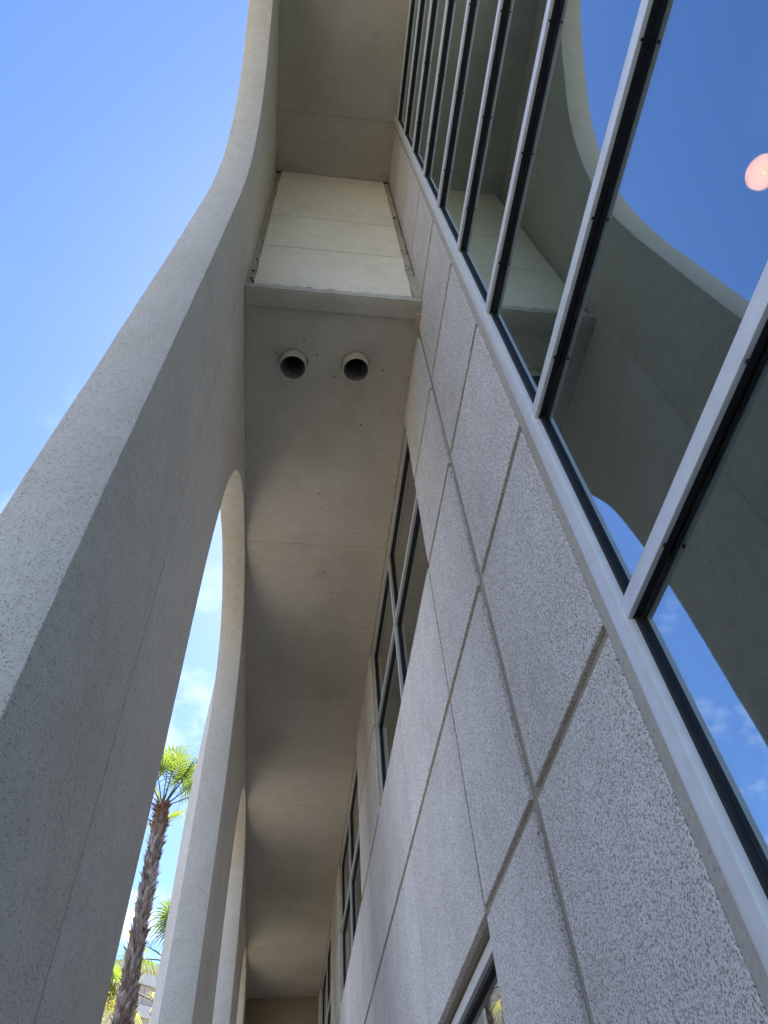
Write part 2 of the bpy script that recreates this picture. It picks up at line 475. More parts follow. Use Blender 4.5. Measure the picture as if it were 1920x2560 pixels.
# splayed pilasters on the outside of the piers
def pilaster(yc, ya, yb):
    bm = bmesh.new()
    rings = []
    for z, xo, s in ((-1.6, -1.0, 0.32), (3.0, -1.0, 0.32), (4.1, -0.995, 0.31), (4.7, -0.955, 0.22), (5.3, -0.915, 0.12), (5.75, XO - 0.006, 0.03)):
        b0 = ya - 0.0 * z; b1 = yb
        rings.append([bm.verts.new((x, y, z + GZ)) for x, y in ((XO + 0.01, b0 + 0.012), (XO - 0.001, b0 + 0.012), (xo, b0 + 0.012 + s), (xo, b1 - 0.012 - s), (XO - 0.001, b1 - 0.012), (XO + 0.01, b1 - 0.012))])
    for a, b in zip(rings, rings[1:]):
        for i in range(6):
            j = (i + 1) % 6
            bm.faces.new((a[i], a[j], b[j], b[i]))
    bm.faces.new(rings[0]); bm.faces.new(rings[-1][::-1])
    return finish('pilaster', bm, 'screen', B)
for yc in (7.7, 13.15, 18.6):
    pilaster(yc, yc - 1.03, yc + 0.93)

# ---- wall panels on a recessed mortar backing
GW = 0.046                        # groove width
YJ_A = [1.60, 2.575, 3.55]
ZJ = [-1.6, -0.95, 0.30, 1.57, 2.87, 4.12, 5.27, 6.43, 7.57, 8.72, 9.9, Z2]
panel_cache = {}
def wall_panel(y0, y1, z0, z1):
    w, h = round(y1 - y0, 4), round(z1 - z0, 4)
    key = (w, h)
    if key not in panel_cache:
        bm = bmesh.new()
        e = 0.004
        pts0 = [(0, 0), (w, 0), (w, h), (0, h)]
        pts1 = [(e, e), (w - e, e), (w - e, h - e), (e, h - e)]
        r = []
        for x, pts in ((XW + 0.035, pts0), (XW + 0.004, pts0), (XW, pts1)):
            r.append([bm.verts.new((x, a, b)) for a, b in pts])
        for a, b in zip(r, r[1:]):
            for i in range(4):
                j = (i + 1) % 4
                bm.faces.new((a[i], a[j], b[j], b[i]))
        bm.faces.new(r[-1]); bm.faces.new(r[0][::-1])
        bmesh.ops.recalc_face_normals(bm, faces=bm.faces)
        me = bpy.data.meshes.new('wall_panel'); bm.to_mesh(me); bm.free()
        me.materials.append(M['aggregate'])
        panel_cache[key] = me
    o = bpy.data.objects.new('wall_panel', panel_cache[key])
    col.objects.link(o)
    o.location = (0, y0, z0 + GZ)
    o.parent = B
    return o
VW = {2.575: 0.095, 3.55: 0.06}          # wider control joints
GZW = 0.054
def panel_field(yj, zj, edge0=False, edge1=False, mid=0.03):
    for i in range(len(yj) - 1):
        for k in range(len(zj) - 1):
            g0, g1 = (VW.get(yj[i], mid) / 2, VW.get(yj[i + 1], mid) / 2)
            y0 = yj[i] + (g0 if i > 0 or not edge0 else 0.0)
            y1 = yj[i + 1] - (g1 if i < len(yj) - 2 or not edge1 else 0.0)
            z0 = zj[k] + GZW / 2; z1 = zj[k + 1] - GZW / 2
            if k == 0: z0 = zj[k]
            if k == len(zj) - 2: z1 = zj[k + 1] - (0.004 if zj[k + 1] > 5 else 0.0)
            wall_panel(y0, y1, z0, z1)
XB = XW + 0.022                   # face of the backing
XBB = 1.32
# near zone: low part up to the soffit, high part in front of the fascia
zl = [z for z in ZJ if z < Z1 - 0.3] + [Z1]
panel_field([1.60, 2.575, 3.55], zl, True, True)
zh = [Z1] + [z for z in ZJ if z > Z1]
panel_field([1.60, 2.30], zh, True, True)
box('wall', 'groove', B, XB, XBB, 1.575, 3.55 - 0.003, -1.6, Z1 + 0.02, XB, XBB, 1.575, 2.46, Z1 + 0.02, Z2 + 0.05)
box('wall_border', 'border', B, XW + 0.005, XBB - 0.002, 1.515, 1.598, -1.6, Z2 + 0.05, bevel=0.004)

WB = [(3.55, 7.10), (9.00, 12.55), (14.45, 18.00)]
WH, WS, WHD = 1.57, 4.12, Z1        # lower window head, upper sill, upper head
for i, (a, b) in enumerate(WB):
    mid = (a + b) / 2
    panel_field([a, mid, b], [WH, 2.87, WS], False, False, 0.022)
    box('wall', 'groove', B, XB, XBB, a + 0.001, b - 0.001, WH + 0.003, WS - 0.003)
    # zone after the window
    e = WB[i + 1][0] if i < 2 else END
    yj = [b, (b + e) / 2, e] if i < 2 else [b, e]
    panel_field(yj, zl, True, True)
    box('wall', 'groove', B, XB, XBB, b + 0.003, e - 0.003, -1.6, Z1 + 0.02)
    # base under the lower window
    panel_field([a, mid, b], [-1.6, -0.95], False, False)
    box('wall', 'groove', B, XB, XBB, a + 0.001, b - 0.001, -1.6, -0.953)

# ---- windows between the wall zones
def window(y0, y1, z0, z1, xf, mull, tran, fm):
    fw, fd, gx = 0.06, 0.085, 0.045
    ys = [y0] + mull + [y1]; zs = [z0] + tran + [z1]
    bm = bmesh.new()
    add_box(bm, xf, xf + fd, y0, y1, z1 - fw, z1)
    add_box(bm, xf, xf + fd, y0, y1, z0, z0 + fw)
    add_box(bm, xf + 0.001, xf + fd, y0, y0 + fw, z0 + fw, z1 - fw)
    add_box(bm, xf + 0.001, xf + fd, y1 - fw, y1, z0 + fw, z1 - fw)
    for y in mull: add_box(bm, xf + 0.001, xf + fd, y - fw / 2, y + fw / 2, z0 + fw, z1 - fw)
    for t in tran:
        for j in range(len(ys) - 1):
            a = ys[j] + (fw if j == 0 else fw / 2); b = ys[j + 1] - (fw if j == len(ys) - 2 else fw / 2)
            add_box(bm, xf + 0.002, xf + fd, a, b, t - fw / 2, t + fw / 2)
    w = finish('window', bm, fm, B)
    for j in range(len(ys) - 1):
        for k in range(len(zs) - 1):
            a = ys[j] + (fw if j == 0 else fw / 2); b = ys[j + 1] - (fw if j == len(ys) - 2 else fw / 2)
            c = zs[k] + (fw if k == 0 else fw / 2); d = zs[k + 1] - (fw if k == len(zs) - 2 else fw / 2)
            g = 0.022
            bm = bmesh.new()
            for q in ((a, b, d - g, d), (a, b, c, c + g), (a, a + g, c + g, d - g), (b - g, b, c + g, d - g)):
                add_box(bm, xf + gx - 0.018, xf + gx + 0.002, *q)
            finish('gasket', bm, 'gasket', w)
            box('pane', 'glass_w', w, xf + gx + 0.0025, xf + gx + 0.008, a + 0.001, b - 0.001, c + 0.001, d - 0.001)
    return w
for a, b in WB:
    m = (a + b) / 2
    window(a + 0.012, b - 0.012, WS + 0.012, WHD - 0.03, 1.03, [m], [5.22], 'alum_dull')
    window(a + 0.012, b - 0.012, -0.94, WH - 0.012, 1.075, [m], [], 'alum')
    box('caulk', 'caulk', B, 1.012, 1.05, a, b, WHD - 0.03, WHD - 0.001)
    box('caulk', 'caulk', B, 1.022, 1.045, b - 0.012, b - 0.001, WS, WHD - 0.03)

# ---- soffits in sheets with hairline joints
def soffit_run(z, ys, xr, sub=0.002):
    for a, b in zip(ys, ys[1:]):
        box('soffit_panel', 'soffit', B, XI + 0.002, xr, a + sub, b - sub, z, z + 0.02)
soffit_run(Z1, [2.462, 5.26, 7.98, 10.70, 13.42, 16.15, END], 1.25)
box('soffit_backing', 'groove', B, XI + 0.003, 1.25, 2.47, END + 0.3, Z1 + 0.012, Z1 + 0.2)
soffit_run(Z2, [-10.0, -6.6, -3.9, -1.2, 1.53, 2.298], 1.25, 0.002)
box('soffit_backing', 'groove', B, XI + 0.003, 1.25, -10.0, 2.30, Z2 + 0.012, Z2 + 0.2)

# holes for the two pipe stubs
PIPES = ((-0.15, 3.0), (0.45, 2.975))
def drill(o, r):
    for x, y in PIPES:
        bm = bmesh.new()
        bmesh.ops.create_cone(bm, cap_ends=True, segments=48, radius1=r, radius2=r, depth=1.0, matrix=Matrix.Translation((x, y, Z1 + GZ)))
        me = bpy.data.meshes.new('cut'); bm.to_mesh(me); bm.free()
        c = bpy.data.objects.new('cut', me); col.objects.link(c)
        md = o.modifiers.new('b', 'BOOLEAN'); md.object = c; md.operation = 'DIFFERENCE'; md.solver = 'EXACT'
        bpy.context.view_layer.update()
        ev = o.evaluated_get(bpy.context.evaluated_depsgraph_get())
        nm = bpy.data.meshes.new_from_object(ev)
        o.modifiers.clear()
        o.data = nm
        bpy.data.objects.remove(c)
for o in list(B.children):
    if o.name in ('soffit_panel', 'soffit_backing'):
        drill(o, 0.122)

# ---- drop from the high to the low soffit
YF = 2.30
zf = [6.44, 7.63, 8.82, Z2 - 0.002]
for k in range(3):
    bm = bmesh.new()
    z0, z1 = zf[k] + (0.007 if k else 0), zf[k + 1] - (0.007 if k < 2 else 0)
    n = 14
    fr, bk = [], []
    pts = []
    for i in range(n + 1): pts.append((-0.535 + 1.46 * i / n, z0, 0))
    for i in range(1, 10): pts.append((0.925, z0 + (z1 - z0) * i / 10, 1))
    for i in range(n, -1, -1): pts.append((-0.535 + 1.46 * i / n, z1, 0))
    for i in range(9, 0, -1): pts.append((-0.535, z0 + (z1 - z0) * i / 10, -1))
    for x, z, s in pts:
        dx = 0.012 * mnoise.noise(Vector((x * 2, z * 3.0, 5))) * abs(s)
        dz = 0.004 * mnoise.noise(Vector((x * 9, z * 9, 2))) if s == 0 else 0
        fr.append(bm.verts.new((x + dx, YF, z + dz + GZ))); bk.append(bm.verts.new((x + dx, YF + 0.05, z + dz + GZ)))
    f1 = bm.faces.new(fr); bm.faces.new(bk[::-1])
    for i in range(len(fr)):
        j = (i + 1) % len(fr)
        bm.faces.new((fr[j], fr[i], bk[i], bk[j]))
    bmesh.ops.triangulate(bm, faces=[f for f in bm.faces if len(f.verts) > 4])
    finish('fascia_panel', bm, 'fascia', B)
box('fascia_backing', 'groove', B, XI + 0.001, 0.999, YF + 0.045, YF + 0.14, 6.45, Z2 + 0.05)
# rough mortar in the side chases and along the lower lip
def rough_strip(x0, x1, z0, z1, y, depth, nx, nz, seed, amp):
    bm = bmesh.new()
    grid = []
    for i in range(nz + 1):
        row = []
        z = z0 + (z1 - z0) * i / nz
        for j in range(nx + 1):
            x = x0 + (x1 - x0) * j / nx
            d = amp * mnoise.noise(Vector((x * 26 + seed, z * 11, seed))) + amp * 0.7 * mnoise.noise(Vector((x * 60, z * 37 + seed, 3)))
            row.append(bm.verts.new((x, y + d, z + GZ)))
        grid.append(row)
    for i in range(nz):
        for j in range(nx):
            bm.faces.new((grid[i][j], grid[i][j + 1], grid[i + 1][j + 1], grid[i + 1][j]))
    ex = bmesh.ops.extrude_face_region(bm, geom=list(bm.faces))
    for v in [g for g in ex['geom'] if isinstance(g, bmesh.types.BMVert)]:
        v.co.y = y + depth
    return finish('mortar_strip', bm, 'rough', B)
rough_strip(XI + 0.002, -0.535, 6.46, Z2 - 0.01, YF + 0.026, 0.03, 6, 150, 1.3, 0.013)
rough_strip(0.925, 0.998, 6.46, Z2 - 0.01, YF + 0.016, 0.04, 6, 150, 7.7, 0.014)
rough_strip(0.93, 0.998, 6.36, 7.0, YF - 0.012, 0.05, 6, 24, 3.7, 0.012)
# lower lip and the beam under it
bm = bmesh.new()
n = 60
prev = None
for i in range(n + 1):
    x = XI + 0.002 + (0.998 - XI - 0.004) * i / n
    t = 0.008 * mnoise.noise(Vector((x * 12, 0, 1))) + 0.006 * mnoise.noise(Vector((x * 40, 3, 1)))
    u = 0.008 * mnoise.noise(Vector((x * 9, 5, 4)))
    ring = [bm.verts.new(c) for c in ((x, YF - 0.012 + u, 6.345 + GZ), (x, YF - 0.014 + u, 6.425 + t + GZ), (x, YF + 0.01, 6.438 + t + GZ), (x, YF + 0.03, 6.438 + t + GZ), (x, YF + 0.03, 6.345 + GZ))]
    if prev:
        for k in range(5):
            bm.faces.new((prev[k], prev[(k + 1) % 5], ring[(k + 1) % 5], ring[k]))
    else:
        bm.faces.new(ring)
    prev = ring
bm.faces.new(prev[::-1])
finish('lip', bm, 'border', B)
box('beam', 'soffit', B, XI + 0.002, 0.999, YF + 0.002, 2.46, 6.338, 6.44, bevel=0.005)
box('filler', 'rough', B, 0.955, 0.9985, 2.40, 2.52, 6.30, 6.375)

bm = bmesh.new()
rg = random.Random(5)
for i in range(12):
    sd_ = rg.choice((-1, 1))
    zc = 6.46 + 4.5 * rg.random() ** 1.6
    xc = (-0.535 + rg.uniform(-0.05, 0.012)) if sd_ < 0 else (0.925 + rg.uniform(-0.012, 0.05))
    w_, h_ = rg.uniform(0.006, 0.022), rg.uniform(0.002, 0.005)
    q = [bm.verts.new((xc + w_ * a, YF - 0.004 + 0.012 * rg.random(), zc + h_ * b + GZ)) for a, b in ((-1, -0.3), (-0.2, -1), (1, -0.2), (0.3, 1))]
    t_ = bm.verts.new((xc, YF + 0.03, zc + GZ))
    bm.faces.new(q)
    for a in range(4): bm.faces.new((q[a], q[(a + 1) % 4], t_))
for i in range(46):
    xc = rg.uniform(XI + 0.02, 0.97); w_ = rg.uniform(0.01, 0.05); z_ = 6.432 + rg.uniform(-0.006, 0.01)
    q = [bm.verts.new((xc + w_ * a, YF - 0.0165 + 0.002 * b, z_ + 0.003 * b + GZ)) for a, b in ((-1, 0), (0, -1), (1, 0.2), (0.1, 1))]
    bm.faces.new(q)
s = finish('cracks', bm, 'crack', B, recalc=False); s['kind'] = 'stuff'

# end wall, roof and the rest of the shell
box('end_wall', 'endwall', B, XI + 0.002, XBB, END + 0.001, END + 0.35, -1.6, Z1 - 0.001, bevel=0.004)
box('roof', 'roof', B, XI + 0.02, 22, -10.5, 19.7, Z2 + 0.3, ZTOP - 0.3)
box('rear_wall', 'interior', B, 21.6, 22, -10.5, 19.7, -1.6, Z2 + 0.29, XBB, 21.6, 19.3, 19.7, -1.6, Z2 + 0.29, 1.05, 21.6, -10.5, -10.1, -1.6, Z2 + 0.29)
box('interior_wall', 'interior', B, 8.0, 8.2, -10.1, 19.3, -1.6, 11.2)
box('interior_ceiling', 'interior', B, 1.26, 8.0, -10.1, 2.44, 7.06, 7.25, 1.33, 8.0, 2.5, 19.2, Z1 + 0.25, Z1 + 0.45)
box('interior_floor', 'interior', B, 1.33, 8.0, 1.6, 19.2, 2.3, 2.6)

# ---- curtain wall with horizontal mullions
YC0, YC1 = -9.0, 1.44
cw = box('curtain_wall_frame', 'alum', B, 0.984, 1.060, YC1, 1.513, -1.6, Z2 + 0.01, bevel=0.006)
box('end_jamb', 'alum', cw, 0.978, 1.065, YC0 - 0.08, YC0, -1.6, Z2 + 0.01, bevel=0.006)
cw['label'] = 'vertical white jamb frame of the glass curtain wall'
ZM = [-1.53, -0.82, 0.355, 1.535, 2.75, 3.956, 5.11, 6.29, 7.43, 8.59, 9.70, 10.80]
MH = 0.065
for z in ZM:
    box('mullion', 'alum', cw, 0.990, 1.008, YC0, YC1, z - MH, z, bevel=0.003)
    box('gasket', 'gasket', cw, 1.008, 1.030, YC0, YC1, z - MH + 0.002, z - 0.002)
for a, b in zip(ZM, ZM[1:] + [Z2 + 0.06]):
    box('gasket', 'gasket', cw, 1.014, 1.0298, YC1 - 0.014, YC1 + 0.004, a + 0.001, b - MH - 0.001)
    p = box('pane', 'glass', cw, 1.030, 1.038, YC0, YC1 - 0.001, a - MH + 0.008, b - MH - 0.008)
    tx, tz = random.uniform(-0.0012, 0.0012), random.uniform(-0.0012, 0.0012)      # no two panes sit quite true
    zc = (a + b) / 2 - MH + GZ
    for v in p.data.vertices:
        v.co.x += max(0.0, 0.0008 + tx * (v.co.z - zc) + tz * 0.3 * (v.co.y - 0.5)) if v.co.y > -20 else 0
# screw heads on the mullion undersides
bm = bmesh.new()
for z in ZM[3:]:
    y = 1.15
    while y > -3:
        for dx in (0.0,):
            add_box(bm, 0.999 + dx, 1.006 + dx, y - 0.005, y + 0.005, z - MH - 0.0085, z - MH + 0.001)
        y -= 0.55
s = finish('screw_heads', bm, 'gasket', cw); s['kind'] = 'stuff'

# ---- specks of dirt and insect marks on the soffit
bm = bmesh.new()
random.seed(21)
def speck(x, y, z, r):
    k = 6
    c = bm.verts.new((x, y, z - r * 0.7 + GZ))
    st = random.uniform(1, 2.2); an = random.uniform(0, math.pi)
    ring = []
    for i in range(k):
        t = 2 * math.pi * i / k
        u, v = math.cos(t) * r * st, math.sin(t) * r
        ring.append(bm.verts.new((x + u * math.cos(an) - v * math.sin(an), y + u * math.sin(an) + v * math.cos(an), z + 0.002 + GZ)))
    for i in range(k):
        bm.faces.new((c, ring[(i + 1) % k], ring[i]))
for i in range(150):
    speck(XI + random.uniform(0.006, 0.02), random.uniform(2.5, 17.5), Z1, random.uniform(0.003, 0.0075))
for i in range(150):
    speck(random.uniform(XI + 0.05, 0.93), 2.6 + 15.5 * random.random() ** 1.4, Z1, random.choice((0.004, 0.005, 0.006, 0.009)))
for i in range(26):
    speck(random.uniform(XI + 0.05, 0.95), random.uniform(-0.3, 2.2), Z2, random.choice((0.004, 0.005, 0.007)))
for i in range(30):
    speck(random.uniform(0.93, 0.985), random.uniform(2.5, 3.6), Z1, random.choice((0.004, 0.006)))
for i in range(14):
    speck(random.uniform(XI + 0.05, 0.95), random.uniform(2.32, 2.45), 6.338, random.choice((0.003, 0.005)))
s = finish('dirt_specks', bm, 'dirt', B, recalc=False); s['kind'] = 'stuff'

# ------------------------------------------------------------------ two pipe stubs under the low soffit
def lathe(bm, prof, n, c, closed=False):
    rings = []
    for r, z in prof:
        rings.append([bm.verts.new((c[0] + r * math.cos(2 * math.pi * i / n), c[1] + r * math.sin(2 * math.pi * i / n), z + GZ)) for i in range(n)])
    pr = list(zip(rings, rings[1:])) + ([(rings[-1], rings[0])] if closed else [])
    for a, b in pr:
        for i in range(n):
            bm.faces.new((a[i], a[(i + 1) % n], b[(i + 1) % n], b[i]))
    return rings
for x, y, near in ((-0.15, 3.0, 'the arched screen'), (0.45, 2.975, 'the speckled panel wall')):
    t = empty('drain_pipe', (x, y, Z1 + GZ), 'short painted pipe stub under the low soffit on the side of ' + near, 'pipe', 'pipe stubs in the soffit')
    ra = 0.128
    zb = Z1 - 0.135
    bm = bmesh.new()
    lathe(bm, [(ra - 0.004, zb + 0.001), (ra, zb + 0.004), (ra, Z1 - 0.001), (ra - 0.011, Z1 - 0.001), (ra - 0.009, zb + 0.003)], 48, (0, 0), True)
    for v in bm.verts: v.co.z -= Z1 + GZ
    finish('pipe_wall', bm, 'pipe', t, smooth=True)
    bm = bmesh.new()
    rings = lathe(bm, [(ra - 0.0115, zb + 0.006), (ra - 0.0125, Z1 + 0.19), (ra - 0.0125, Z1 + 0.9)], 48, (0, 0))
    bm.faces.new(rings[-1])
    for v in bm.verts: v.co.z -= Z1 + GZ
    finish('bore', bm, 'pipe_in', t, smooth=True)
    bm = bmesh.new()
    lathe(bm, [(ra + 0.001, Z1 - 0.012), (ra + 0.008, Z1 - 0.001), (ra + 0.001, Z1 - 0.001)], 48, (0, 0), True)
    for v in bm.verts:
        v.co.z -= Z1 + GZ
        d = 0.004 * mnoise.noise(Vector((v.co.x * 40 + x, v.co.y * 40, 1)))
        v.co.x *= 1 + d / ra; v.co.y *= 1 + d / ra
    finish('caulk_ring', bm, 'caulk', t, smooth=True)
    bm = bmesh.new()
    for i in range(16):
        an = random.uniform(-0.4, math.pi + 0.4); rr = ra + random.uniform(0.004, 0.02)
        px, py = rr * math.cos(an), rr * math.sin(an); s_ = random.uniform(0.003, 0.008)
        q = [bm.verts.new((px + s_ * a, py + s_ * b, -0.001 - c * s_)) for a, b, c in ((-1, -0.6, 0), (1, -0.5, 0), (0.8, 0.7, 0), (-0.7, 0.6, 0), (0, 0, 1))]
        for a in range(4): bm.faces.new((q[a], q[(a + 1) % 4], q[4]))
    s = finish('grime', bm, 'dirt', t); s['kind'] = 'stuff'

# ------------------------------------------------------------------ lit ceiling lamp behind the glass
LX, LY, LZ, LR = 4.12, 1.01, 7.05, 0.168
lamp = empty('ceiling_lamp', (LX, LY, LZ + GZ), 'lit round ribbed ceiling lamp glowing orange behind the curtain wall glass', 'lamp')
bm = bmesh.new(); prof = [(0.03, -0.05)]
nr = 13
for i in range(nr):
    r0 = 0.03 + (LR - 0.035) * (i + 0.5) / nr; r1 = 0.03 + (LR - 0.035) * (i + 1) / nr
    zb = -0.05 + 0.03 * (r1 / LR) ** 2
    prof += [(r0, zb - 0.004), (r1 - 0.002, zb + 0.003)]
lathe(bm, prof, 48, (0, 0))
for v in bm.verts: v.co.z -= GZ
lens = finish('lens', bm, 'lens', lamp, smooth=False)
bm = bmesh.new()
for i in range(1, nr):
    r1 = 0.03 + (LR - 0.035) * (i + 0.45) / nr
    zb = -0.058 + 0.03 * (r1 / LR) ** 2
    lathe(bm, [(r1 - 0.0015, zb), (r1 + 0.0015, zb), (r1, zb + 0.004)], 48, (0, 0), True)
for v in bm.verts: v.co.z -= GZ
finish('ribs', bm, 'lens_ring', lens)
bm = bmesh.new()
rg = lathe(bm, [(0.004, -0.062), (0.012, -0.060), (0.026, -0.052)], 32, (0, 0)); bm.faces.new(rg[0])
for v in bm.verts: v.co.z -= GZ
finish('bulb', bm, 'bulb', lamp, smooth=True)
bm = bmesh.new()
lathe(bm, [(LR - 0.004, -0.03), (LR + 0.012, -0.03), (LR + 0.014, 0.008), (LR - 0.004, 0.008)], 48, (0, 0), True)
for v in bm.verts: v.co.z -= GZ
finish('trim_ring', bm, 'alum', lamp, smooth=True)

# ------------------------------------------------------------------ palms
def palm(loc, height, r_base, r_top, label, fronds, lean, seed, boots=420, petiole_len=0.8, fan=0.72):
    rnd = random.Random(seed)
    root = empty('palm_tree', (loc[0], loc[1], 0), label, 'palm tree', 'fan palms beside the arched screen')
    def axis(t):
        return Vector((lean[0] * t * t + 0.05 * math.sin(t * 4 + seed), lean[1] * t * t, height * t))
    def rad(t):
        return r_base + (r_top - r_base) * t + 0.10 * max(0, 0.06 - t) / 0.06
    bm = bmesh.new(); rings = []
    N = 30
    for i in range(N + 1):
        t = i / N; c = axis(t); r = rad(t) * 0.86 * (0.72 if i == N else 1)
        rings.append([bm.verts.new(c + Vector((math.cos(a) * r, math.sin(a) * r, 0))) for a in (2 * math.pi * k / 14 for k in range(14))])
    for a, b in zip(rings, rings[1:]):
        for k in range(14):
            bm.faces.new((a[k], a[(k + 1) % 14], b[(k + 1) % 14], b[k]))
    bm.faces.new(rings[-1]); bm.faces.new(rings[0][::-1])
    finish('trunk', bm, 'bark', root, smooth=True)
    # old leaf bases: short split wedges overlapping up the trunk
    for nm, mt, t0, t1, cnt in (('leaf_bases', 'boot', 0.30, 0.955, boots), ('fresh_leaf_bases', 'boot_new', 0.945, 1.005, boots // 9)):
        bm = bmesh.new()
        for i in range(cnt):
            t = t0 + (t1 - t0) * (i + rnd.random()) / cnt
            an = i * 2.39996 + rnd.uniform(-0.35, 0.35)
            c = axis(t); r = rad(t) * 0.80
            o_ = Vector((math.cos(an), math.sin(an), 0)); s_ = Vector((-math.sin(an), math.cos(an), 0))
            L = rnd.uniform(0.14, 0.30) * (0.7 if nm != 'leaf_bases' else 1); w = rnd.uniform(0.035, 0.07); out = rnd.uniform(0.01, 0.07) if rnd.random() < 0.85 else rnd.uniform(0.07, 0.15)
            tw = rnd.uniform(-0.06, 0.06)
            th = 0.016
            P = c + o_ * r
            def pt(u, a_, k): return P + Vector((0, 0, L * u)) + s_ * (a_ + tw * u) + o_ * (out * u * u + k + 0.035)
            a0, a1 = pt(0, -w, -0.02), pt(0, w, -0.02)
            b0, b1 = pt(0.55, -w * 0.75, th * 0.4), pt(0.55, w * 0.75, th * 0.4)
            bc = pt(0.5, 0, th * 1.8); ac = pt(0, 0, th * 1.2)
            d0, d1 = pt(rnd.uniform(0.8, 1.15), -w * rnd.uniform(0.5, 0.9), th * 1.5), pt(rnd.uniform(0.8, 1.15), w * rnd.uniform(0.5, 0.9), th * 1.5)
            dc = pt(0.72, 0, th)
            V = [bm.verts.new(q) for q in (a0, ac, a1, b0, bc, b1, d0, dc, d1)]
            for f in ((0, 1, 4, 3), (1, 2, 5, 4), (3, 4, 7, 6), (4, 5, 8, 7)):
                bm.faces.new([V[q] for q in f])
        s = finish(nm, bm, mt, root, recalc=False); s['kind'] = 'stuff'
    top = axis(1.0)
    for k, (az, el, pl, fr, old) in enumerate(fronds):
        d0 = Vector((math.sin(az) * math.cos(el), math.cos(az) * math.cos(el), math.sin(el)))
        bm = bmesh.new()
        L = petiole_len * pl
        side = d0.cross(Vector((0, 0, 1)))
        side = side.normalized() if side.length > 0.05 else Vector((1, 0, 0))
        pts = []
        for i in range(7):
            u = i / 6
            pts.append(top + d0 * (0.06 + L * u) - Vector((0, 0, 0.13 * L * u * u * math.cos(el))))
        def tube(p, q, r0, r1):
            ax = (q - p).normalized(); s1 = ax.cross(Vector((0.3, 0.2, 1))).normalized(); s2 = ax.cross(s1)
            A = [bm.verts.new(p + (s1 * math.cos(a) + s2 * math.sin(a)) * r0) for a in (0, 1.57, 3.14, 4.71)]
            Bq = [bm.verts.new(q + (s1 * math.cos(a) + s2 * math.sin(a)) * r1) for a in (0, 1.57, 3.14, 4.71)]
            for a in range(4): bm.faces.new((A[a], A[(a + 1) % 4], Bq[(a + 1) % 4], Bq[a]))
        for i in range(6):
            tube(pts[i], pts[i + 1], 0.022 - 0.002 * i, 0.022 - 0.002 * (i + 1))
        pet = finish('frond', bm, 'petiole', root)
        hub = pts[-1]
        f = (pts[-1] - pts[-2]).normalized()
        nrm = side.cross(f).normalized()
        tilt = rnd.uniform(-0.5, 0.5)
        side2 = (side * math.cos(tilt) + nrm * math.sin(tilt)).normalized()
        nrm2 = side2.cross(f).normalized()
        bm = bmesh.new()
        nl = rnd.choice((28, 31, 34))
        span = R(150)
        Rf = fan * fr
        for i in range(nl):
            a = -span + 2 * span * (i + 0.5) / nl
            d = f * math.cos(a) + side2 * math.sin(a)
            e = -f * math.sin(a) + side2 * math.cos(a)
            Lr = Rf * (1 - 0.28 * (abs(a) / span) ** 2) * rnd.uniform(0.92, 1.06)
            half = span / nl
            droop = rnd.uniform(0.35, 1.15) * (1.35 if old else 1)
            bend = rnd.uniform(-0.05, 0.05)
            prevr = None
            for sidx, u in enumerate((0.03, 0.22, 0.42, 0.62, 0.82, 1.0)):
                ww = Lr * u * math.tan(half) * 1.02 if u < 0.4 else Lr * 0.27 * math.tan(half) * (1 - (u - 0.4) / 0.6) ** 0.8
                dr = max(0, u - 0.45)
                c = hub + d * (Lr * u) + nrm2 * (0.10 * Lr * u * math.cos(a)) + e * (bend * dr * Lr * 2) - Vector((0, 0, droop * Lr * dr * dr * 2.0))
                fold = nrm2 * (ww * 0.45)
                row = [bm.verts.new(c - e * ww + fold), bm.verts.new(c - fold * 0.2), bm.verts.new(c + e * ww + fold)]
                if prevr:
                    bm.faces.new((prevr[0], prevr[1], row[1], row[0])); bm.faces.new((prevr[1], prevr[2], row[2], row[1]))
                prevr = row
        finish('blade', bm, 'leaf_old' if old else 'leaf', pet, recalc=False)
    return root
rnd = random.Random(9)
def crown(n, extra, seed, lo=-0.5, left=False):
    rr = random.Random(seed)
    L = list(extra)
    for i in range(n):
        el = lo + (1.45 - lo) * rr.random()
        az = i * 2.39996 + rr.uniform(-0.3, 0.3)
        if left and math.sin(az) > -0.25: az = -az if math.sin(az) > 0.25 else az - 1.2
        L.append((az, el, rr.uniform(0.8, 1.15), rr.uniform(0.85, 1.1), el < 0.25))
    return L
PI = math.pi
palm((-2.68, 16.0), 9.45 + GZ, 0.118, 0.112, 'tallest fan palm with shaggy brown trunk, standing clear against the sky',
     crown(8, [(PI, 1.22, 0.95, 1.05, False), (PI * 0.55, 0.75, 0.8, 1.0, False), (PI * 0.45, 1.15, 1.4, 1.0, True), (-PI * 0.45, 0.9, 1.0, 1.0, False), (0.2, 1.4, 1.5, 1.0, False)], 3, 0.1), (-0.20, 0.0), 3, 800, 0.95, 0.85)
palm((-3.20, 18.6), 6.6 + GZ, 0.14, 0.13, 'shorter fan palm with bright yellow-green fronds behind the tallest palm trunk',
     crown(5, [(-PI * 0.5, 0.75, 0.5, 1.05, False), (-PI * 0.55, 0.25, 0.45, 1.1, True), (-PI * 0.6, -0.15, 0.5, 1.1, True), (-PI * 0.45, 0.5, 0.62, 1.0, True)], 8, -0.4, True), (0.0, 0.02), 11, 420)
palm((-2.34, 17.5), 6.75 + GZ, 0.14, 0.13, 'fan palm with drooping dark green fronds partly hidden behind the second screen pier',
     crown(7, [(-PI * 0.5, 0.6, 1.0, 1.05, False), (-PI * 0.42, 0.3, 0.8, 1.05, False), (PI, 1.2, 1.0, 1.0, False)], 15, 0.45), (0.02, 0.0), 17, 420)

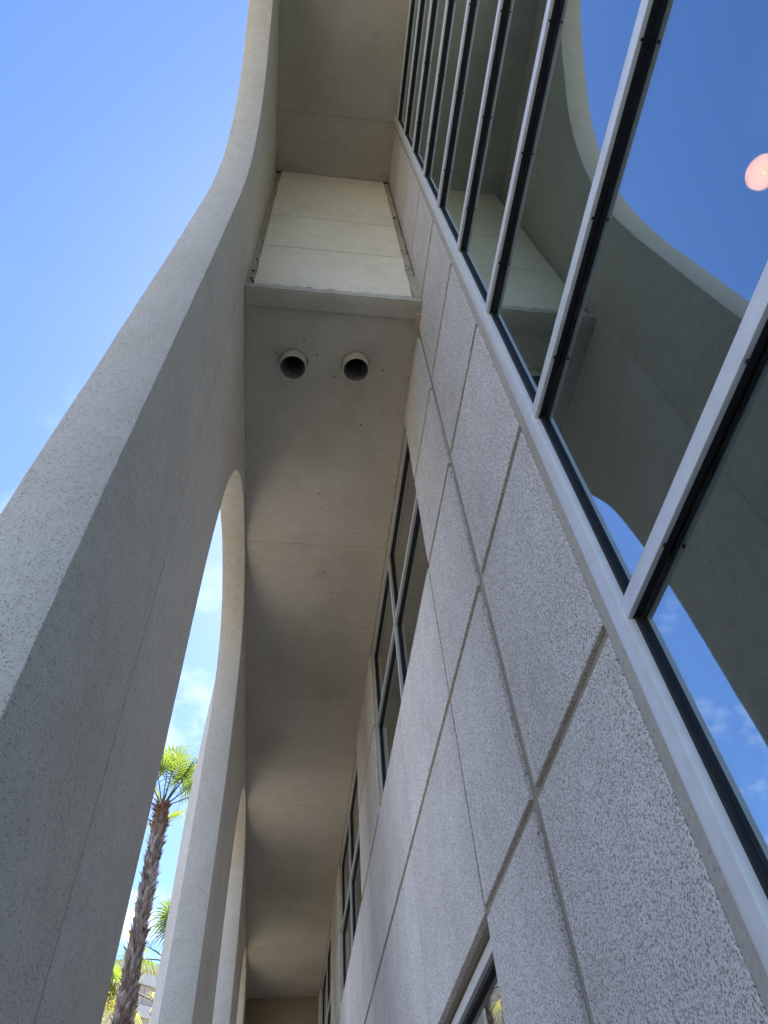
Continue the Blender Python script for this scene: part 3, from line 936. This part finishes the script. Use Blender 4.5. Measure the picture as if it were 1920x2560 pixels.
# ------------------------------------------------------------------ distant building with chamfered corner
FB = empty('office_block', (-5.97, 36.0, 0), 'distant cream and tan office block with banded parapet behind the palms', 'building')
CX, CY = -5.97, 36.0
ang = R(50)
ux, uy = math.sin(ang), math.cos(ang)
def quad_prism(name, m, parent, along0, along1, z0, z1, proud, face):
    """panel on one of the two facades; proud = how far it stands in front of the wall plane"""
    bm = bmesh.new()
    vs_ = []
    for dpt in (proud, -0.15):
        for s_, z in ((along0, z0), (along1, z0), (along1, z1), (along0, z1)):
            if face == 'chamfer':
                x = ux * s_ + uy * -dpt * -1 * 0; y = 0
                p = Vector((ux * s_ + uy * dpt, uy * s_ - ux * dpt, z + GZ))
            else:
                p = Vector((-s_, -dpt, z + GZ))
            vs_.append(bm.verts.new(p))
    a, b = vs_[:4], vs_[4:]
    bm.faces.new(a); bm.faces.new(b[::-1])
    for i in range(4):
        j = (i + 1) % 4
        bm.faces.new((a[i], a[j], b[j], b[i]))
    return finish(name, bm, m, parent)
bm = bmesh.new()
base = [(-26, 0), (0, 0), (ux * 22, uy * 22), (ux * 22, uy * 22 + 18), (-26, 32)]
lo = [bm.verts.new((x, y, 0)) for x, y in base]; hi = [bm.verts.new((x, y, 13.7 + GZ)) for x, y in base]
bm.faces.new(lo[::-1]); bm.faces.new(hi)
for i in range(5):
    j = (i + 1) % 5
    bm.faces.new((lo[i], lo[j], hi[j], hi[i]))
finish('wall', bm, 'far_tan', FB)
quad_prism('parapet', 'far_grey', FB, 0.0, 22, 13.62, 14.05, -0.05, 'chamfer')
quad_prism('parapet', 'far_grey', FB, 0.0, 26, 13.62, 14.05, -0.05, 'front')
quad_prism('cornice', 'far_cream', FB, 0.0, 22, 13.60, 13.82, 0.20, 'chamfer')
quad_prism('cornice', 'far_cream', FB, 0.0, 26, 13.60, 13.82, 0.20, 'front')
quad_prism('band', 'far_cream', FB, 0.0, 22, 13.50, 13.598, 0.10, 'chamfer')
for k in range(14):
    s0 = k * 1.55
    for z0, z1, m in ((13.06, 13.49, 'far_pale'), (11.87, 12.30, 'far_pale'), (10.4, 10.9, 'far_pale')):
        quad_prism('band_panel', m, FB, s0 + 0.01, s0 + 1.54, z0, z1, 0.12, 'chamfer')
    for z0, z1 in ((12.32, 13.04), (11.0, 11.85)):
        quad_prism('wall_panel', 'far_tan', FB, s0 + 0.43 - 0.76, s0 + 0.43 - 0.012, z0, z1, 0.03, 'chamfer') if k else quad_prism('wall_panel', 'far_tan', FB, 0.0, 0.418, z0, z1, 0.03, 'chamfer')
        quad_prism('wall_panel', 'far_tan', FB, s0 + 0.442, s0 + 0.77, z0, z1, 0.03, 'chamfer')
for k in range(8):
    s0 = 0.35 + k * 2.6
    w = quad_prism('window', 'far_grey', FB, s0, s0 + 1.0, 12.07, 13.3, 0.02, 'front')
    quad_prism('pane', 'far_teal', w, s0 + 0.04, s0 + 0.96, 12.11, 13.26, 0.05, 'front')
    quad_prism('wall_panel', 'far_cream', FB, s0 + 0.02, s0 + 0.98, 10.4, 12.05, 0.06, 'front')
    quad_prism('wall_panel', 'far_cream', FB, s0 + 1.02, s0 + 2.56, 10.4, 12.06, 0.03, 'front')
    quad_prism('wall_panel', 'far_cream', FB, s0 + 1.02, s0 + 2.56, 12.09, 13.58, 0.03, 'front')
